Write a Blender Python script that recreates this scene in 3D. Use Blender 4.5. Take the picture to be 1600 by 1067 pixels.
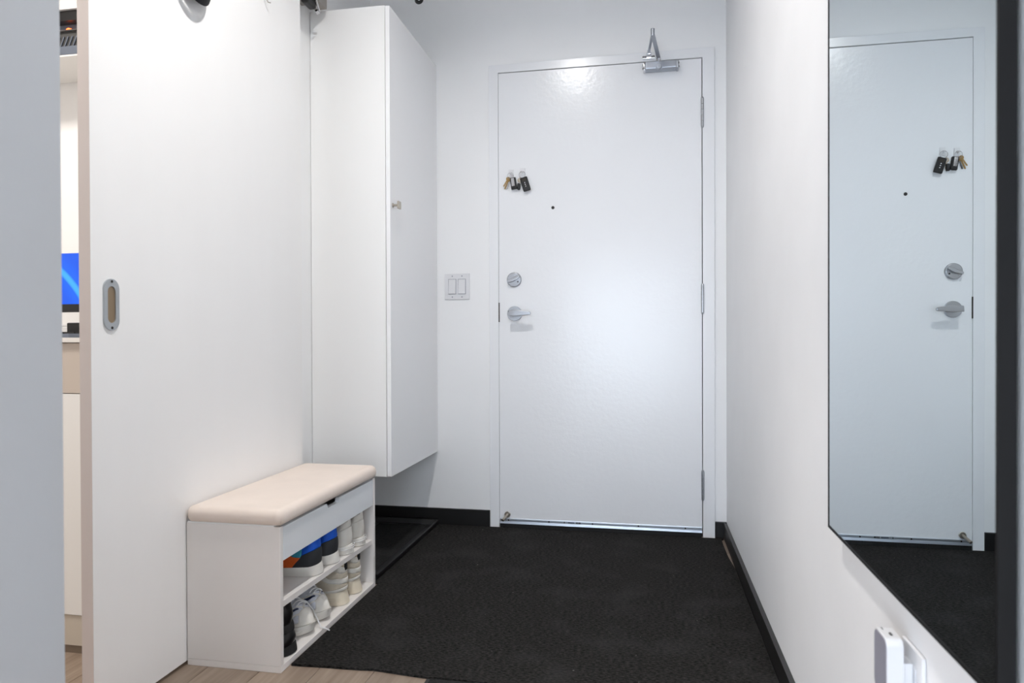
import bpy, bmesh, math, random
from mathutils import Vector, Matrix
R_ = math.radians; PI = math.pi
random.seed(7)
for o in list(bpy.data.objects): bpy.data.objects.remove(o)
S = bpy.context.scene; C = S.collection

# ---------------------------------------------------------------- camera, world, lights, exposure
cd = bpy.data.cameras.new('camera'); cam = bpy.data.objects.new('camera', cd); C.objects.link(cam); S.camera = cam
cd.sensor_width = 36; cd.lens = 1088.16/1600*36; cd.clip_start = .01
yaw, pitch, roll = .1903, -.0076, -.0035
f = Vector((-math.sin(yaw)*math.cos(pitch), math.cos(yaw)*math.cos(pitch), math.sin(pitch)))
r = Vector((math.cos(yaw), math.sin(yaw), 0)); u = r.cross(f)
r2 = math.cos(roll)*r + math.sin(roll)*u; u2 = -math.sin(roll)*r + math.cos(roll)*u
cam.matrix_world = Matrix(((r2.x,u2.x,-f.x,0),(r2.y,u2.y,-f.y,0),(r2.z,u2.z,-f.z,.8716),(0,0,0,1)))
cd.dof.use_dof = True; cd.dof.focus_distance = 2.6; cd.dof.aperture_fstop = 6.3

W = bpy.data.worlds.new('world'); S.world = W; W.use_nodes = True
W.node_tree.nodes['Background'].inputs[0].default_value = (.75,.86,1,1)
W.node_tree.nodes['Background'].inputs[1].default_value = 9

def area(name, loc, size, power, col, rot=(0,0,0), shape='DISK', spread=180):
    l = bpy.data.lights.new(name, 'AREA'); l.shape = shape; l.size = size; l.energy = power; l.color = col; l.spread = R_(spread)
    o = bpy.data.objects.new(name, l); o.location = loc; o.rotation_euler = rot; C.objects.link(o); return o
area('downlight_hall', (-.47,1.42,2.72), .10, 19, (1,.975,.95), spread=152)
area('fill_light_living', (-2.3,-1.9,2.70), 1.2, 75, (.93,.96,1), shape='SQUARE')  # added soft fill out of view, no such panel known here
area('downlight_room', (-2.2,.9,2.72), .5, 40, (1,.93,.86))

S.view_settings.view_transform = 'Standard'; S.view_settings.look = 'None'
S.view_settings.gamma = 1; S.view_settings.use_curve_mapping = False
S.view_settings.exposure = .17

# ---------------------------------------------------------------- materials
def lin(c):
    return tuple(((x/255)/12.92 if x/255 <= .04045 else ((x/255+.055)/1.055)**2.4) for x in c)
def mat(name, rgb, rough=.6, metal=0, bump=0, bscale=60, vary=0, vscale=8, stretch=(1,1,1), coat=0, emit=0, sheen=0, spec=.5):
    m = bpy.data.materials.new(name); m.use_nodes = True; nt = m.node_tree; b = nt.nodes['Principled BSDF']
    c = lin(rgb) + (1,)
    b.inputs['Base Color'].default_value = c; b.inputs['Roughness'].default_value = rough; b.inputs['Metallic'].default_value = metal
    b.inputs['Coat Weight'].default_value = coat; b.inputs['Coat Roughness'].default_value = .1; b.inputs['Sheen Weight'].default_value = sheen
    b.inputs['Specular IOR Level'].default_value = spec
    if emit: b.inputs['Emission Color'].default_value = c; b.inputs['Emission Strength'].default_value = emit
    tc = nt.nodes.new('ShaderNodeTexCoord'); mp = nt.nodes.new('ShaderNodeMapping'); mp.inputs['Scale'].default_value = stretch
    nt.links.new(tc.outputs['Object'], mp.inputs[0])
    if vary:
        n = nt.nodes.new('ShaderNodeTexNoise'); n.inputs['Scale'].default_value = vscale; n.inputs['Detail'].default_value = 6
        nt.links.new(mp.outputs[0], n.inputs['Vector'])
        rp = nt.nodes.new('ShaderNodeValToRGB'); rp.color_ramp.elements[0].position = .3; rp.color_ramp.elements[1].position = .7
        rp.color_ramp.elements[0].color = tuple(max(0, x*(1-vary)) for x in c[:3]) + (1,)
        rp.color_ramp.elements[1].color = tuple(min(1, x*(1+vary)) for x in c[:3]) + (1,)
        nt.links.new(n.outputs['Fac'], rp.inputs[0]); nt.links.new(rp.outputs[0], b.inputs['Base Color'])
    if bump:
        n = nt.nodes.new('ShaderNodeTexNoise'); n.inputs['Scale'].default_value = bscale; n.inputs['Detail'].default_value = 3
        nt.links.new(mp.outputs[0], n.inputs['Vector'])
        bp = nt.nodes.new('ShaderNodeBump'); bp.inputs['Strength'].default_value = bump; bp.inputs['Distance'].default_value = .002
        nt.links.new(n.outputs['Fac'], bp.inputs['Height']); nt.links.new(bp.outputs[0], b.inputs['Normal'])
    return m
M = dict(
    wall=mat('wall_paint', (244,244,244), .55, bump=.12, bscale=120, vary=.012, vscale=3),
    wall_grey=mat('side_wall_paint', (242,242,243), .5, bump=.1, bscale=120, vary=.02, vscale=4),
    wall_shaded=mat('passage_shade_paint', (186,187,189), .6, bump=.08, bscale=90, vary=.02, vscale=5),  # greyer than the other walls: shade on this face put into the colour
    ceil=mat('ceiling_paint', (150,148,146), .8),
    door=mat('gloss_door_paint', (241,242,244), .215, bump=.32, bscale=45, vary=.01, vscale=2),
    frame=mat('gloss_frame_paint', (241,242,244), .22, bump=.05, bscale=60),
    lam=mat('white_laminate', (243,243,242), .35),
    lamgloss=mat('cabinet_laminate', (244,244,245), .18, spec=.4),
    slide=mat('sliding_door_laminate', (243,242,241), .4, bump=.04, bscale=30, stretch=(1,1,.15), vary=.01, vscale=6),
    slide_edge=mat('sliding_door_edge', (214,204,200), .5, vary=.03, stretch=(1,1,.2)),
    bench=mat('bench_board', (236,231,227), .4, vary=.012, vscale=5, stretch=(1,1,.3)),
    bench_front=mat('bench_front_board', (232,235,238), .4),
    cushion=mat('cream_faux_suede', (234,219,207), .75, bump=.35, bscale=35, vary=.03, vscale=10, sheen=.2),
    black=mat('black_plastic', (18,18,20), .35), blackmat=mat('black_matte', (14,14,15), .7),
    rubber=mat('black_rubber', (16,16,17), .45, bump=.3, bscale=300),
    base=mat('black_baseboard', (20,19,19), .38, bump=.1, bscale=60),
    steel=mat('satin_steel', (176,178,182), .28, 1, bump=.05, bscale=200, stretch=(1,1,8)),
    chrome=mat('chrome', (215,215,218), .08, 1), alu=mat('aluminium', (205,210,218), .32, 1, bump=.04, bscale=200, stretch=(.1,1,1)),
    closer=mat('silver_painted_metal', (172,176,184), .35, .7), brass=mat('brass_key', (168,140,96), .3, 1),
    nickel=mat('brushed_nickel', (186,178,166), .32, 1), darkmetal=mat('dark_metal', (70,66,62), .3, 1, vary=.3),
    mirror=mat('mirror_silver', (222,232,236), .0, 1), white=mat('white_plastic', (228,228,230), .3),
    greyface=mat('grey_device_face', (150,149,160), .35), dark=mat('dark_hole', (40,38,38), .6),
    taupe=mat('taupe_board', (205,194,184), .5), beige=mat('beige_plinth', (205,196,183), .5), brownt=mat('brown_toe_kick', (120,106,92), .5),
    bevelw=mat('white_counter', (235,233,230), .25), paper=mat('paper', (240,240,240), .7),
    pull=mat('brushed_pull', (176,180,184), .38, .55, bump=.05, bscale=150), bronze=mat('bronze_cup', (150,130,106), .3, .6), slate=mat('slate_grey_metal', (110,118,132), .4, .4), darkgrey=mat('dark_grey_vent', (62,62,62), .5),
    cyl=mat('rail_greige', (160,154,148), .4, .6),
    wht_lea=mat('white_leather', (226,221,212), .5, bump=.3, bscale=90, vary=.03), cream=mat('cream_mesh', (214,202,182), .7, bump=.6, bscale=260, vary=.05, vscale=30),
    cream_sole=mat('cream_foam', (226,214,192), .6, vary=.05, vscale=20), white_sole=mat('white_rubber', (226,222,214), .5, vary=.04, vscale=20),
    blue=mat('royal_blue_suede', (10,92,214), .65, bump=.3, bscale=200, vary=.08), teal=mat('teal_suede', (48,150,176), .65, bump=.3, bscale=200),
    orange=mat('orange_suede', (222,96,26), .65, bump=.3, bscale=200, vary=.08), charcoal=mat('charcoal_suede', (44,46,50), .75, bump=.4, bscale=200),
    navy=mat('navy_trim', (30,40,72), .5), mesh=mat('light_grey_mesh', (206,208,216), .65, bump=.7, bscale=320, vary=.05, vscale=40),
    brown=mat('brown_lining', (92,62,48), .8), lining=mat('black_lining', (14,14,15), .85), lace=mat('white_lace', (236,236,236), .7),
    bleather=mat('black_leather', (16,15,16), .28, bump=.2, bscale=80), olive=mat('grey_lining', (110,108,98), .8),
    amber=mat('amber_lamp', (255,110,50), .4, emit=3), cap=mat('black_cotton', (22,23,30), .8, bump=.4, bscale=300),
)
def wood():
    m = bpy.data.materials.new('oak_plank'); m.use_nodes = True; nt = m.node_tree; b = nt.nodes['Principled BSDF']; L = nt.links
    tc = nt.nodes.new('ShaderNodeTexCoord'); oi = nt.nodes.new('ShaderNodeObjectInfo')
    ad = nt.nodes.new('ShaderNodeVectorMath'); ad.operation = 'ADD'
    sc = nt.nodes.new('ShaderNodeMath'); sc.operation = 'MULTIPLY'; sc.inputs[1].default_value = 40
    L.new(oi.outputs['Random'], sc.inputs[0]); L.new(tc.outputs['Object'], ad.inputs[0]); L.new(sc.outputs[0], ad.inputs[1])
    mp = nt.nodes.new('ShaderNodeMapping'); mp.inputs['Scale'].default_value = (28,1.6,1); L.new(ad.outputs[0], mp.inputs[0])
    n = nt.nodes.new('ShaderNodeTexNoise'); n.inputs['Scale'].default_value = 2.2; n.inputs['Detail'].default_value = 8; n.inputs['Distortion'].default_value = .6
    L.new(mp.outputs[0], n.inputs['Vector'])
    rp = nt.nodes.new('ShaderNodeValToRGB'); e = rp.color_ramp.elements
    e[0].position = .25; e[0].color = lin((126,109,95))+(1,); e[1].position = .75; e[1].color = lin((160,143,127))+(1,)
    L.new(n.outputs['Fac'], rp.inputs[0])
    hs = nt.nodes.new('ShaderNodeHueSaturation'); mr = nt.nodes.new('ShaderNodeMapRange'); mr.inputs['To Min'].default_value = .86; mr.inputs['To Max'].default_value = 1.1
    L.new(oi.outputs['Random'], mr.inputs[0]); L.new(mr.outputs[0], hs.inputs['Value']); L.new(rp.outputs[0], hs.inputs['Color']); L.new(hs.outputs[0], b.inputs['Base Color'])
    bp = nt.nodes.new('ShaderNodeBump'); bp.inputs['Strength'].default_value = .15; bp.inputs['Distance'].default_value = .001
    L.new(n.outputs['Fac'], bp.inputs['Height']); L.new(bp.outputs[0], b.inputs['Normal']); b.inputs['Roughness'].default_value = .42
    return m
M['wood'] = wood()
def carpet(name='mat_carpet', base=(7,7,7), hi=(56,54,52)):
    m = bpy.data.materials.new(name); m.use_nodes = True; nt = m.node_tree; b = nt.nodes['Principled BSDF']; L = nt.links
    tc = nt.nodes.new('ShaderNodeTexCoord')
    mp = nt.nodes.new('ShaderNodeMapping'); mp.inputs['Scale'].default_value = (.6,1.6,1); L.new(tc.outputs['Object'], mp.inputs[0])
    n = nt.nodes.new('ShaderNodeTexNoise'); n.inputs['Scale'].default_value = 150; n.inputs['Detail'].default_value = 4; n.inputs['Roughness'].default_value = .7
    L.new(mp.outputs[0], n.inputs['Vector'])
    n2 = nt.nodes.new('ShaderNodeTexNoise'); n2.inputs['Scale'].default_value = 6; n2.inputs['Detail'].default_value = 5; L.new(tc.outputs['Object'], n2.inputs['Vector'])
    rp = nt.nodes.new('ShaderNodeValToRGB'); e = rp.color_ramp.elements; e[0].position = .40; e[0].color = lin(base)+(1,); e[1].position = .64; e[1].color = lin(hi)+(1,)
    L.new(n.outputs['Fac'], rp.inputs[0])
    mx = nt.nodes.new('ShaderNodeMix'); mx.data_type = 'RGBA'; mx.inputs[7].default_value = lin((62,62,62))+(1,)
    r3 = nt.nodes.new('ShaderNodeMapRange'); r3.inputs['From Min'].default_value = .5; r3.inputs['From Max'].default_value = .85; r3.inputs['To Max'].default_value = .5
    L.new(n2.outputs['Fac'], r3.inputs[0]); L.new(r3.outputs[0], mx.inputs[0]); L.new(rp.outputs[0], mx.inputs[6])
    # pale lint
    n3 = nt.nodes.new('ShaderNodeTexNoise'); n3.inputs['Scale'].default_value = 60; n3.inputs['Detail'].default_value = 2; L.new(tc.outputs['Object'], n3.inputs['Vector'])
    gt = nt.nodes.new('ShaderNodeMath'); gt.operation = 'GREATER_THAN'; gt.inputs[1].default_value = .79; L.new(n3.outputs['Fac'], gt.inputs[0])
    m2 = nt.nodes.new('ShaderNodeMix'); m2.data_type = 'RGBA'; m2.inputs[7].default_value = lin((125,123,120))+(1,)
    L.new(gt.outputs[0], m2.inputs[0]); L.new(mx.outputs[2], m2.inputs[6]); L.new(m2.outputs[2], b.inputs['Base Color'])
    b.inputs['Roughness'].default_value = .95; b.inputs['Specular IOR Level'].default_value = .15
    bp = nt.nodes.new('ShaderNodeBump'); bp.inputs['Strength'].default_value = .9; bp.inputs['Distance'].default_value = .004
    L.new(n.outputs['Fac'], bp.inputs['Height']); L.new(bp.outputs[0], b.inputs['Normal'])
    return m
M['carpet'] = carpet(); M['carpet2'] = carpet('dark_carpet', (20,20,20), (46,46,46))
def screen():
    m = bpy.data.materials.new('blue_screen'); m.use_nodes = True; nt = m.node_tree; b = nt.nodes['Principled BSDF']; L = nt.links
    tc = nt.nodes.new('ShaderNodeTexCoord'); sp = nt.nodes.new('ShaderNodeSeparateXYZ'); L.new(tc.outputs['Object'], sp.inputs[0])
    w = nt.nodes.new('ShaderNodeTexWave'); w.wave_type = 'RINGS'; w.rings_direction = 'Y'; w.inputs['Scale'].default_value = 2.4; w.inputs['Distortion'].default_value = 1.2
    mp = nt.nodes.new('ShaderNodeMapping'); mp.inputs['Location'].default_value = (.34,0,.12); L.new(tc.outputs['Object'], mp.inputs[0]); L.new(mp.outputs[0], w.inputs[0])
    rp = nt.nodes.new('ShaderNodeValToRGB'); e = rp.color_ramp.elements
    e[0].color = (.0,.10,.80,1); e[1].color = (.05,.42,1,1); e[1].position = .99; x = e.new(.9); x.color = (.0,.13,.9,1)
    L.new(w.outputs['Fac'], rp.inputs[0]); b.inputs['Base Color'].default_value = (0,0,0,1)
    L.new(rp.outputs[0], b.inputs['Emission Color']); b.inputs['Emission Strength'].default_value = 1.0
    return m
M['screen'] = screen()

# ---------------------------------------------------------------- helpers
def tag(o, label=None, cat=None, group=None, kind=None):
    if label: o['label'] = label
    if cat: o['category'] = cat
    if group: o['group'] = group
    if kind: o['kind'] = kind
    return o
def thing(name, loc, label=None, cat=None, group=None, rz=0, kind=None):
    o = bpy.data.objects.new(name, None); o.empty_display_size = .05; o.location = loc; o.rotation_euler = (0,0,rz); C.objects.link(o)
    return tag(o, label, cat, group, kind)
def link(name, bm, m, parent=None, smooth=False, loc=None):
    """bm is in world space when parent sits at identity rotation; loc shifts the origin"""
    bmesh.ops.recalc_face_normals(bm, faces=bm.faces)
    me = bpy.data.meshes.new(name)
    org = Vector(loc) if loc is not None else Vector((0,0,0))
    if loc is not None: bmesh.ops.translate(bm, verts=bm.verts, vec=-org)
    bm.to_mesh(me); bm.free()
    for x in (m if isinstance(m, (list, tuple)) else [m]): me.materials.append(M[x] if isinstance(x, str) else x)
    if smooth:
        me.polygons.foreach_set('use_smooth', [True]*len(me.polygons))
        if smooth != 'full': me.set_sharp_from_angle(angle=R_(38))
    o = bpy.data.objects.new(name, me); C.objects.link(o)
    if smooth and smooth != 'full':
        wn = o.modifiers.new('weighted', 'WEIGHTED_NORMAL'); wn.keep_sharp = True; wn.weight = 50
    if parent is not None:
        o.parent = parent; bpy_off = Vector((0,0,0))
        if loc is not None: o.location = org
    else: o.location = org
    return o
def box(bm, x0, x1, y0, y1, z0, z1, bev=0, seg=2):
    t = bmesh.new(); bmesh.ops.create_cube(t, size=1)
    for v in t.verts: v.co = Vector(((x0+x1)/2+v.co.x*(x1-x0), (y0+y1)/2+v.co.y*(y1-y0), (z0+z1)/2+v.co.z*(z1-z0)))
    if bev: bmesh.ops.bevel(t, geom=list(t.edges), offset=bev, segments=seg, profile=.5, affect='EDGES')
    merge(bm, t); return bm
def merge(bm, t, mtx=None):
    me = bpy.data.meshes.new('t'); t.to_mesh(me); t.free()
    if mtx is not None: me.transform(mtx)
    bm.from_mesh(me); bpy.data.meshes.remove(me)
def cyl(bm, p0, p1, r0, r1=None, n=20, bev=0):
    r1 = r0 if r1 is None else r1
    p0, p1 = Vector(p0), Vector(p1); d = p1-p0; t = bmesh.new()
    bmesh.ops.create_cone(t, cap_ends=True, segments=n, radius1=r0, radius2=r1, depth=d.length)
    if bev: bmesh.ops.bevel(t, geom=[e for e in t.edges if len(e.link_faces)==2 and any(len(q.verts)>4 for q in e.link_faces)], offset=bev, segments=2, profile=.5, affect='EDGES')
    merge(bm, t, Matrix.Translation((p0+p1)/2) @ d.to_track_quat('Z','Y').to_matrix().to_4x4()); return bm
def tube(bm, pts, rad, n=8, closed=False):
    pts = [Vector(p) for p in pts]; N = len(pts); rings = []
    rads = rad if isinstance(rad, (list,tuple)) else [rad]*N
    for i, p in enumerate(pts):
        a = pts[(i-1) % N] if (closed or i) else p; b = pts[(i+1) % N] if (closed or i < N-1) else p
        q = (b-a).to_track_quat('Z','Y')
        rings.append([bm.verts.new(p + q @ Vector((math.cos(2*PI*k/n)*rads[i], math.sin(2*PI*k/n)*rads[i], 0))) for k in range(n)])
    for i in range(N if closed else N-1):
        A, B = rings[i], rings[(i+1) % N]
        off = 0
        if closed and i == N-1:
            off = min(range(n), key=lambda o: (A[0].co-B[o].co).length)
        for k in range(n): bm.faces.new((A[k], A[(k+1)%n], B[(k+1+off)%n], B[(k+off)%n]))
    if not closed: bm.faces.new(rings[0]); bm.faces.new(rings[-1])
    return bm
def prism(bm, poly, axis, a0, a1, bev=0):
    """poly of 2D points extruded along an axis (0: points are y,z; 1: x,z; 2: x,y)"""
    def P(p, a): return {0:(a,p[0],p[1]), 1:(p[0],a,p[1]), 2:(p[0],p[1],a)}[axis]
    t = bmesh.new(); A = [t.verts.new(P(p,a0)) for p in poly]; B = [t.verts.new(P(p,a1)) for p in poly]
    t.faces.new(A); t.faces.new(B); n = len(poly)
    for i in range(n): t.faces.new((A[i], A[(i+1)%n], B[(i+1)%n], B[i]))
    bmesh.ops.recalc_face_normals(t, faces=t.faces)
    if bev: bmesh.ops.bevel(t, geom=list(t.edges), offset=bev, segments=2, profile=.5, affect='EDGES')
    merge(bm, t); return bm
def BX(name, m, parent, *a, bev=0, seg=2, **k):
    return link(name, box(bmesh.new(), *a, bev=bev, seg=seg), m, parent, smooth=bool(bev), **k)
def struct(o): o['kind'] = 'structure'; return o
def rel(t, bm):   # world-space mesh -> local to thing t
    bmesh.ops.transform(bm, matrix=(Matrix.Translation(t.location) @ t.rotation_euler.to_matrix().to_4x4()).inverted(), verts=bm.verts); return bm
def part(name, bm, m, t, smooth=True, root=None):
    return link(name, rel(root or t, bm), m, t, smooth)

# ---------------------------------------------------------------- structure
XR, YB, XL, CZ = .3385, 3.110, -1.2745, 2.74
bm = bmesh.new(); box(bm, -3.6, .45, -3.05, 3.26, -.08, -.014)
floor = struct(link('floor', bm, 'brownt'))
pw = .1475; x = -1.1395 - 16*pw; k = 0
while x < .34:
    y = -3.0 + random.random()*-.9; 
    while y < 3.12:
        L = 1.5
        y0, y1 = max(y, -3.0), min(y+L, 3.12)
        if y1 > y0 + .05:
            xa, xb = x+.0008, min(x+pw-.0008, .338)
            if xb > xa+.01:
                b_ = box(bmesh.new(), xa, xb, y0+.0008, y1-.0008, -.014, 0, bev=.001, seg=1)
                link('plank', b_, 'wood', floor, loc=(xa, y0, -.014))
        y += L
    x += pw
struct(BX('ceiling', 'ceil', None, -3.6, .45, -3.05, 3.26, CZ, CZ+.1))
bm = bmesh.new()
box(bm, XL-.1, .45, 3.16, 3.26, -.08, CZ); box(bm, XL-.1, -.70, YB, 3.16, -.08, CZ); box(bm, .29, .45, YB, 3.16, -.08, CZ); box(bm, -.70, .29, YB, 3.16, 2.104, CZ)
struct(link('wall_back', bm, 'wall'))
struct(BX('wall_right', 'wall_grey', None, XR, XR+.11, -3.0, YB, -.08, CZ))
bm = bmesh.new(); box(bm, XL-.1, XL, 2.2, YB, -.014, CZ); box(bm, XL-.1, XL, .74, 2.2, 2.07, CZ)
struct(link('wall_left', bm, 'wall'))
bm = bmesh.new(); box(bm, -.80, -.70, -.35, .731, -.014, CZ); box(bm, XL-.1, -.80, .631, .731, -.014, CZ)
struct(link('wall_passage', bm, 'wall_shaded'))
bm = bmesh.new(); box(bm, -3.6, -3.5, -3.0, 2.32, -.014, CZ); box(bm, -3.5, XL-.1, 2.32, 2.42, -.014, CZ); box(bm, -3.5, -.80, -.45, -.35, -.014, CZ)
struct(link('wall_room', bm, 'wall'))
win = thing('window_1', (-1.6,-3,0), kind='structure')
bm = bmesh.new(); box(bm, -3.5, XR, -3.05, -3.0, 0, .08); box(bm, -3.5, XR, -3.05, -3.0, 1.72, 1.80)
for xx in (-3.5, -2.3, -1.1, XR-.06): box(bm, xx, xx+.06, -3.05, -3.0, .08, 1.72)
part('window_frame', bm, 'blackmat', win, False)
struct(BX('wall_light_block', 'wall', None, -3.6, .45, -3.10, -3.0, 1.80, CZ))  # unseen header, added to lower the window reflection and dim the upper wall
# baseboards
bm = bmesh.new(); box(bm, XL, -.7035, YB-.013, YB, -.0, .076, bev=.002); struct(link('baseboard_back', bm, 'base', smooth=True))
bm = bmesh.new(); box(bm, .2905, XR, YB-.013, YB, 0, .070, bev=.002); struct(link('baseboard_corner', bm, 'base', smooth=True))
struct(link('baseboard_right', box(bmesh.new(), XR-.014, XR, -3.0, YB-.013, 0, .067, bev=.002), 'base', smooth=True))
struct(link('baseboard_left', box(bmesh.new(), XL, XL+.012, 2.2, YB-.013, 0, .07, bev=.002), 'base', smooth=True))
struct(link('trim_1', box(bmesh.new(), -.70, .29, 3.112, 3.16, 0, .012), 'darkmetal'))

# ---------------------------------------------------------------- entrance door
d1 = thing('door_1', (-.2,3.1,0), kind='structure')
bm = bmesh.new()
prism(bm, [(-.7005,0),(-.7005,2.1015),(.2895,2.1075),(.2895,0),(.2395,0),(.2395,2.0655),(-.6575,2.0655),(-.6575,0)], 1, 3.098, 3.155, bev=.0015)
box(bm, -.66, -.64, 3.147, 3.155, 0, 2.07); box(bm, .22, .242, 3.147, 3.155, 0, 2.07)
part('door_frame', bm, 'frame', d1)
part('door_leaf', box(bmesh.new(), -.6566, .2362, 3.100, 3.144, .020, 2.0622, bev=.0012), 'door', d1)
for z in (1.8285, 1.029, .227):
    bm = bmesh.new()
    for i in range(5):
        zz = z-.06+i*.024; cyl(bm, (.2385,3.0925,zz+.0006), (.2385,3.0925,zz+.0234), .0062, n=14, bev=.0006)
    cyl(bm, (.2385,3.0925,z-.065), (.2385,3.0925,z-.06), .0045, .006, n=14); cyl(bm, (.2385,3.0925,z+.06), (.2385,3.0925,z+.065), .006, .0045, n=14)
    h = part('hinge', bm, 'steel', d1)
    bm = bmesh.new()
    box(bm, .2365, .2445, 3.094, 3.0985, z-.06, z+.06)
    link('hinge_leaf', rel(d1, bm), 'steel', h)
# lever
bm = bmesh.new(); cyl(bm, (-.584,3.1,.974), (-.584,3.091,.974), .0345, .033, n=40, bev=.0015)
h = part('lever_handle', bm, 'steel', d1)
bm = bmesh.new(); cyl(bm, (-.584,3.092,.974), (-.584,3.045,.974), .012, n=20, bev=.002)
prism(bm, [(-.602,.962),(-.600,.986),(-.560,.988),(-.505,.981),(-.500,.974),(-.504,.966),(-.560,.961)], 1, 3.034, 3.047, bev=.003)
link('lever', rel(d1, bm), 'steel', h, smooth=True)
bm = bmesh.new(); cyl(bm, (-.6105,3.0905,.984), (-.6105,3.089,.984), .003, n=10); link('screw', rel(d1, bm), 'dark', h)
# deadbolt
bm = bmesh.new(); cyl(bm, (-.5855,3.1,1.127), (-.5855,3.088,1.127), .0345, .0315, n=40, bev=.0025)
h = part('deadbolt', bm, 'steel', d1)
bm = bmesh.new(); prism(bm, [(-.030,-.007),(-.012,-.009),(.010,-.006),(.030,.002),(.030,.010),(.008,.010),(-.014,.004),(-.030,.002)], 1, 0, .018, bev=.002)
bmesh.ops.transform(bm, matrix=Matrix.Translation((-.5855,3.071,1.127)) @ Matrix.Rotation(R_(-14),4,'Y'), verts=bm.verts)
link('thumb_turn', rel(d1, bm), 'steel', h, smooth=True)
bm = bmesh.new(); cyl(bm, (-.567,3.0885,1.117), (-.567,3.086,1.117), .0032, n=10); link('screw', rel(d1, bm), 'dark', h)
bm = bmesh.new(); box(bm, -.6585, -.6535, 3.0975, 3.1005, .936, 1.024); part('strike_plate', bm, 'darkmetal', d1, False)
bm = bmesh.new(); cyl(bm, (-.4085,3.101,1.446), (-.4085,3.0985,1.446), .0072, n=20); h = part('peephole', bm, 'darkmetal', d1)
bm = bmesh.new(); cyl(bm, (-.4085,3.099,1.446), (-.4085,3.0978,1.446), .0048, n=16); link('lens', rel(d1, bm), 'black', h, smooth=True)
# sweep
bm = bmesh.new(); prism(bm, [(3.1,.045),(3.0965,.045),(3.0955,.042),(3.0955,.032),(3.0925,.031),(3.0915,.022),(3.1,.022)], 0, -.6535, .2345)
sw = part('door_sweep', bm, 'alu', d1, False)
bm = bmesh.new(); box(bm, -.6530, .2335, 3.0935, 3.0985, .0, .0225)
for i in range(150):
    xx = -.652+i*.00588; box(bm, xx, xx+.004, 3.0915, 3.0935, .0005, .022)
link('brush_seal', rel(d1, bm), 'blackmat', sw)
for xx in (-.615,-.43,-.235,-.035,.165):
    bm = bmesh.new(); cyl(bm, (xx,3.0956,.0375), (xx,3.0942,.0375), .0034, n=12, bev=.0004); link('screw', rel(d1, bm), 'darkmetal', sw, smooth=True)
for i, (xx, w) in enumerate(((-.362,.006),(-.300,.006),(-.292,.006),(-.284,.004))):
    pass
bm = bmesh.new(); box(bm, -.345, -.316, 3.0951, 3.0955, .0345, .0405)
link('sweep_label', rel(d1, bm), 'slate', sw)
bm = bmesh.new()
for xx in (-.3625, -.309, -.303, -.297, -.2925): box(bm, xx, xx+.0035, 3.0950, 3.0955, .034, .0415)
link('printed_marks', rel(d1, bm), 'dark', sw)
# door stop peg
bm = bmesh.new(); cyl(bm, (-.620,3.1,.062), (-.620,3.093,.062), .014, n=20, bev=.002); tube(bm, [(-.620,3.096,.062),(-.625,3.075,.056),(-.634,3.055,.045)], [.006,.006,.007], 12)
part('door_stop', bm, 'nickel', d1)
# closer
cl = bmesh.new(); box(cl, -.001, .130, 3.048, 3.099, 2.014, 2.046, bev=.004)
c_ = part('door_closer', cl, 'closer', d1)
for xa, xb in ((-.010,0.0), (.129,.1385)):
    bm = bmesh.new(); box(bm, xa, xb, 3.052, 3.099, 2.012, 2.044, bev=.003); link('end_cap', rel(d1, bm), 'chrome' if xa<0 else 'closer', c_, smooth=True)
for xx, zz in ((-.0105,2.020),(-.0105,2.036),(.139,2.020),(.139,2.036)):
    bm = bmesh.new(); s_ = -1 if xx<0 else 1; cyl(bm, (xx,3.06,zz), (xx+.002*s_,3.06,zz), .004, n=12); link('screw', rel(d1, bm), 'dark', c_, smooth=True)
bm = bmesh.new(); cyl(bm, (.056,3.05,2.020), (.056,3.036,2.020), .0135, .011, n=28, bev=.002); link('adjusting_knob', rel(d1, bm), 'closer', c_, smooth=True)
bm = bmesh.new(); cyl(bm, (.055,3.072,2.046), (.055,3.072,2.064), .011, n=20, bev=.001); link('spindle', rel(d1, bm), 'chrome', c_, smooth=True)
def flatbar(bm, a, b, w, t):
    a, b = Vector(a), Vector(b); d = (b-a); n = Vector((-d.y, d.x, 0)).normalized()*w/2
    q = bmesh.new(); P = []
    for s in (-t/2, t/2):
        for p, nn in ((a,n),(a,-n),(b,-n),(b,n)): P.append(q.verts.new(p+nn+Vector((0,0,s))))
    for fc in ((0,1,2,3),(4,5,6,7),(0,1,5,4),(1,2,6,5),(2,3,7,6),(3,0,4,7)): q.faces.new([P[i] for i in fc])
    bmesh.ops.recalc_face_normals(q, faces=q.faces); bmesh.ops.bevel(q, geom=list(q.edges), offset=.0012, segments=1, profile=.5, affect='EDGES'); merge(bm, q)
bm = bmesh.new(); flatbar(bm, (.055,3.075,2.068), (.0285,2.872,2.085), .016, .007); link('main_arm', rel(d1, bm), 'closer', c_, smooth=True)
bm = bmesh.new(); flatbar(bm, (.0285,2.872,2.094), (.014,3.055,2.090), .010, .006); cyl(bm, (.0285,2.872,2.078), (.0285,2.872,2.108), .008, n=16, bev=.001)
link('forearm', rel(d1, bm), 'closer', c_, smooth=True)
bm = bmesh.new(); box(bm, -.014, .040, 3.088, 3.099, 2.074, 2.086, bev=.002); box(bm, .004, .024, 3.05, 3.09, 2.079, 2.084, bev=.001); cyl(bm, (.014,3.058,2.078), (.014,3.058,2.096), .007, n=16)
for xx in (-.008,.034): cyl(bm, (xx,3.088,2.080), (xx,3.084,2.080), .005, n=12)
link('arm_bracket', rel(d1, bm), 'chrome', c_, smooth=True)

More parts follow.
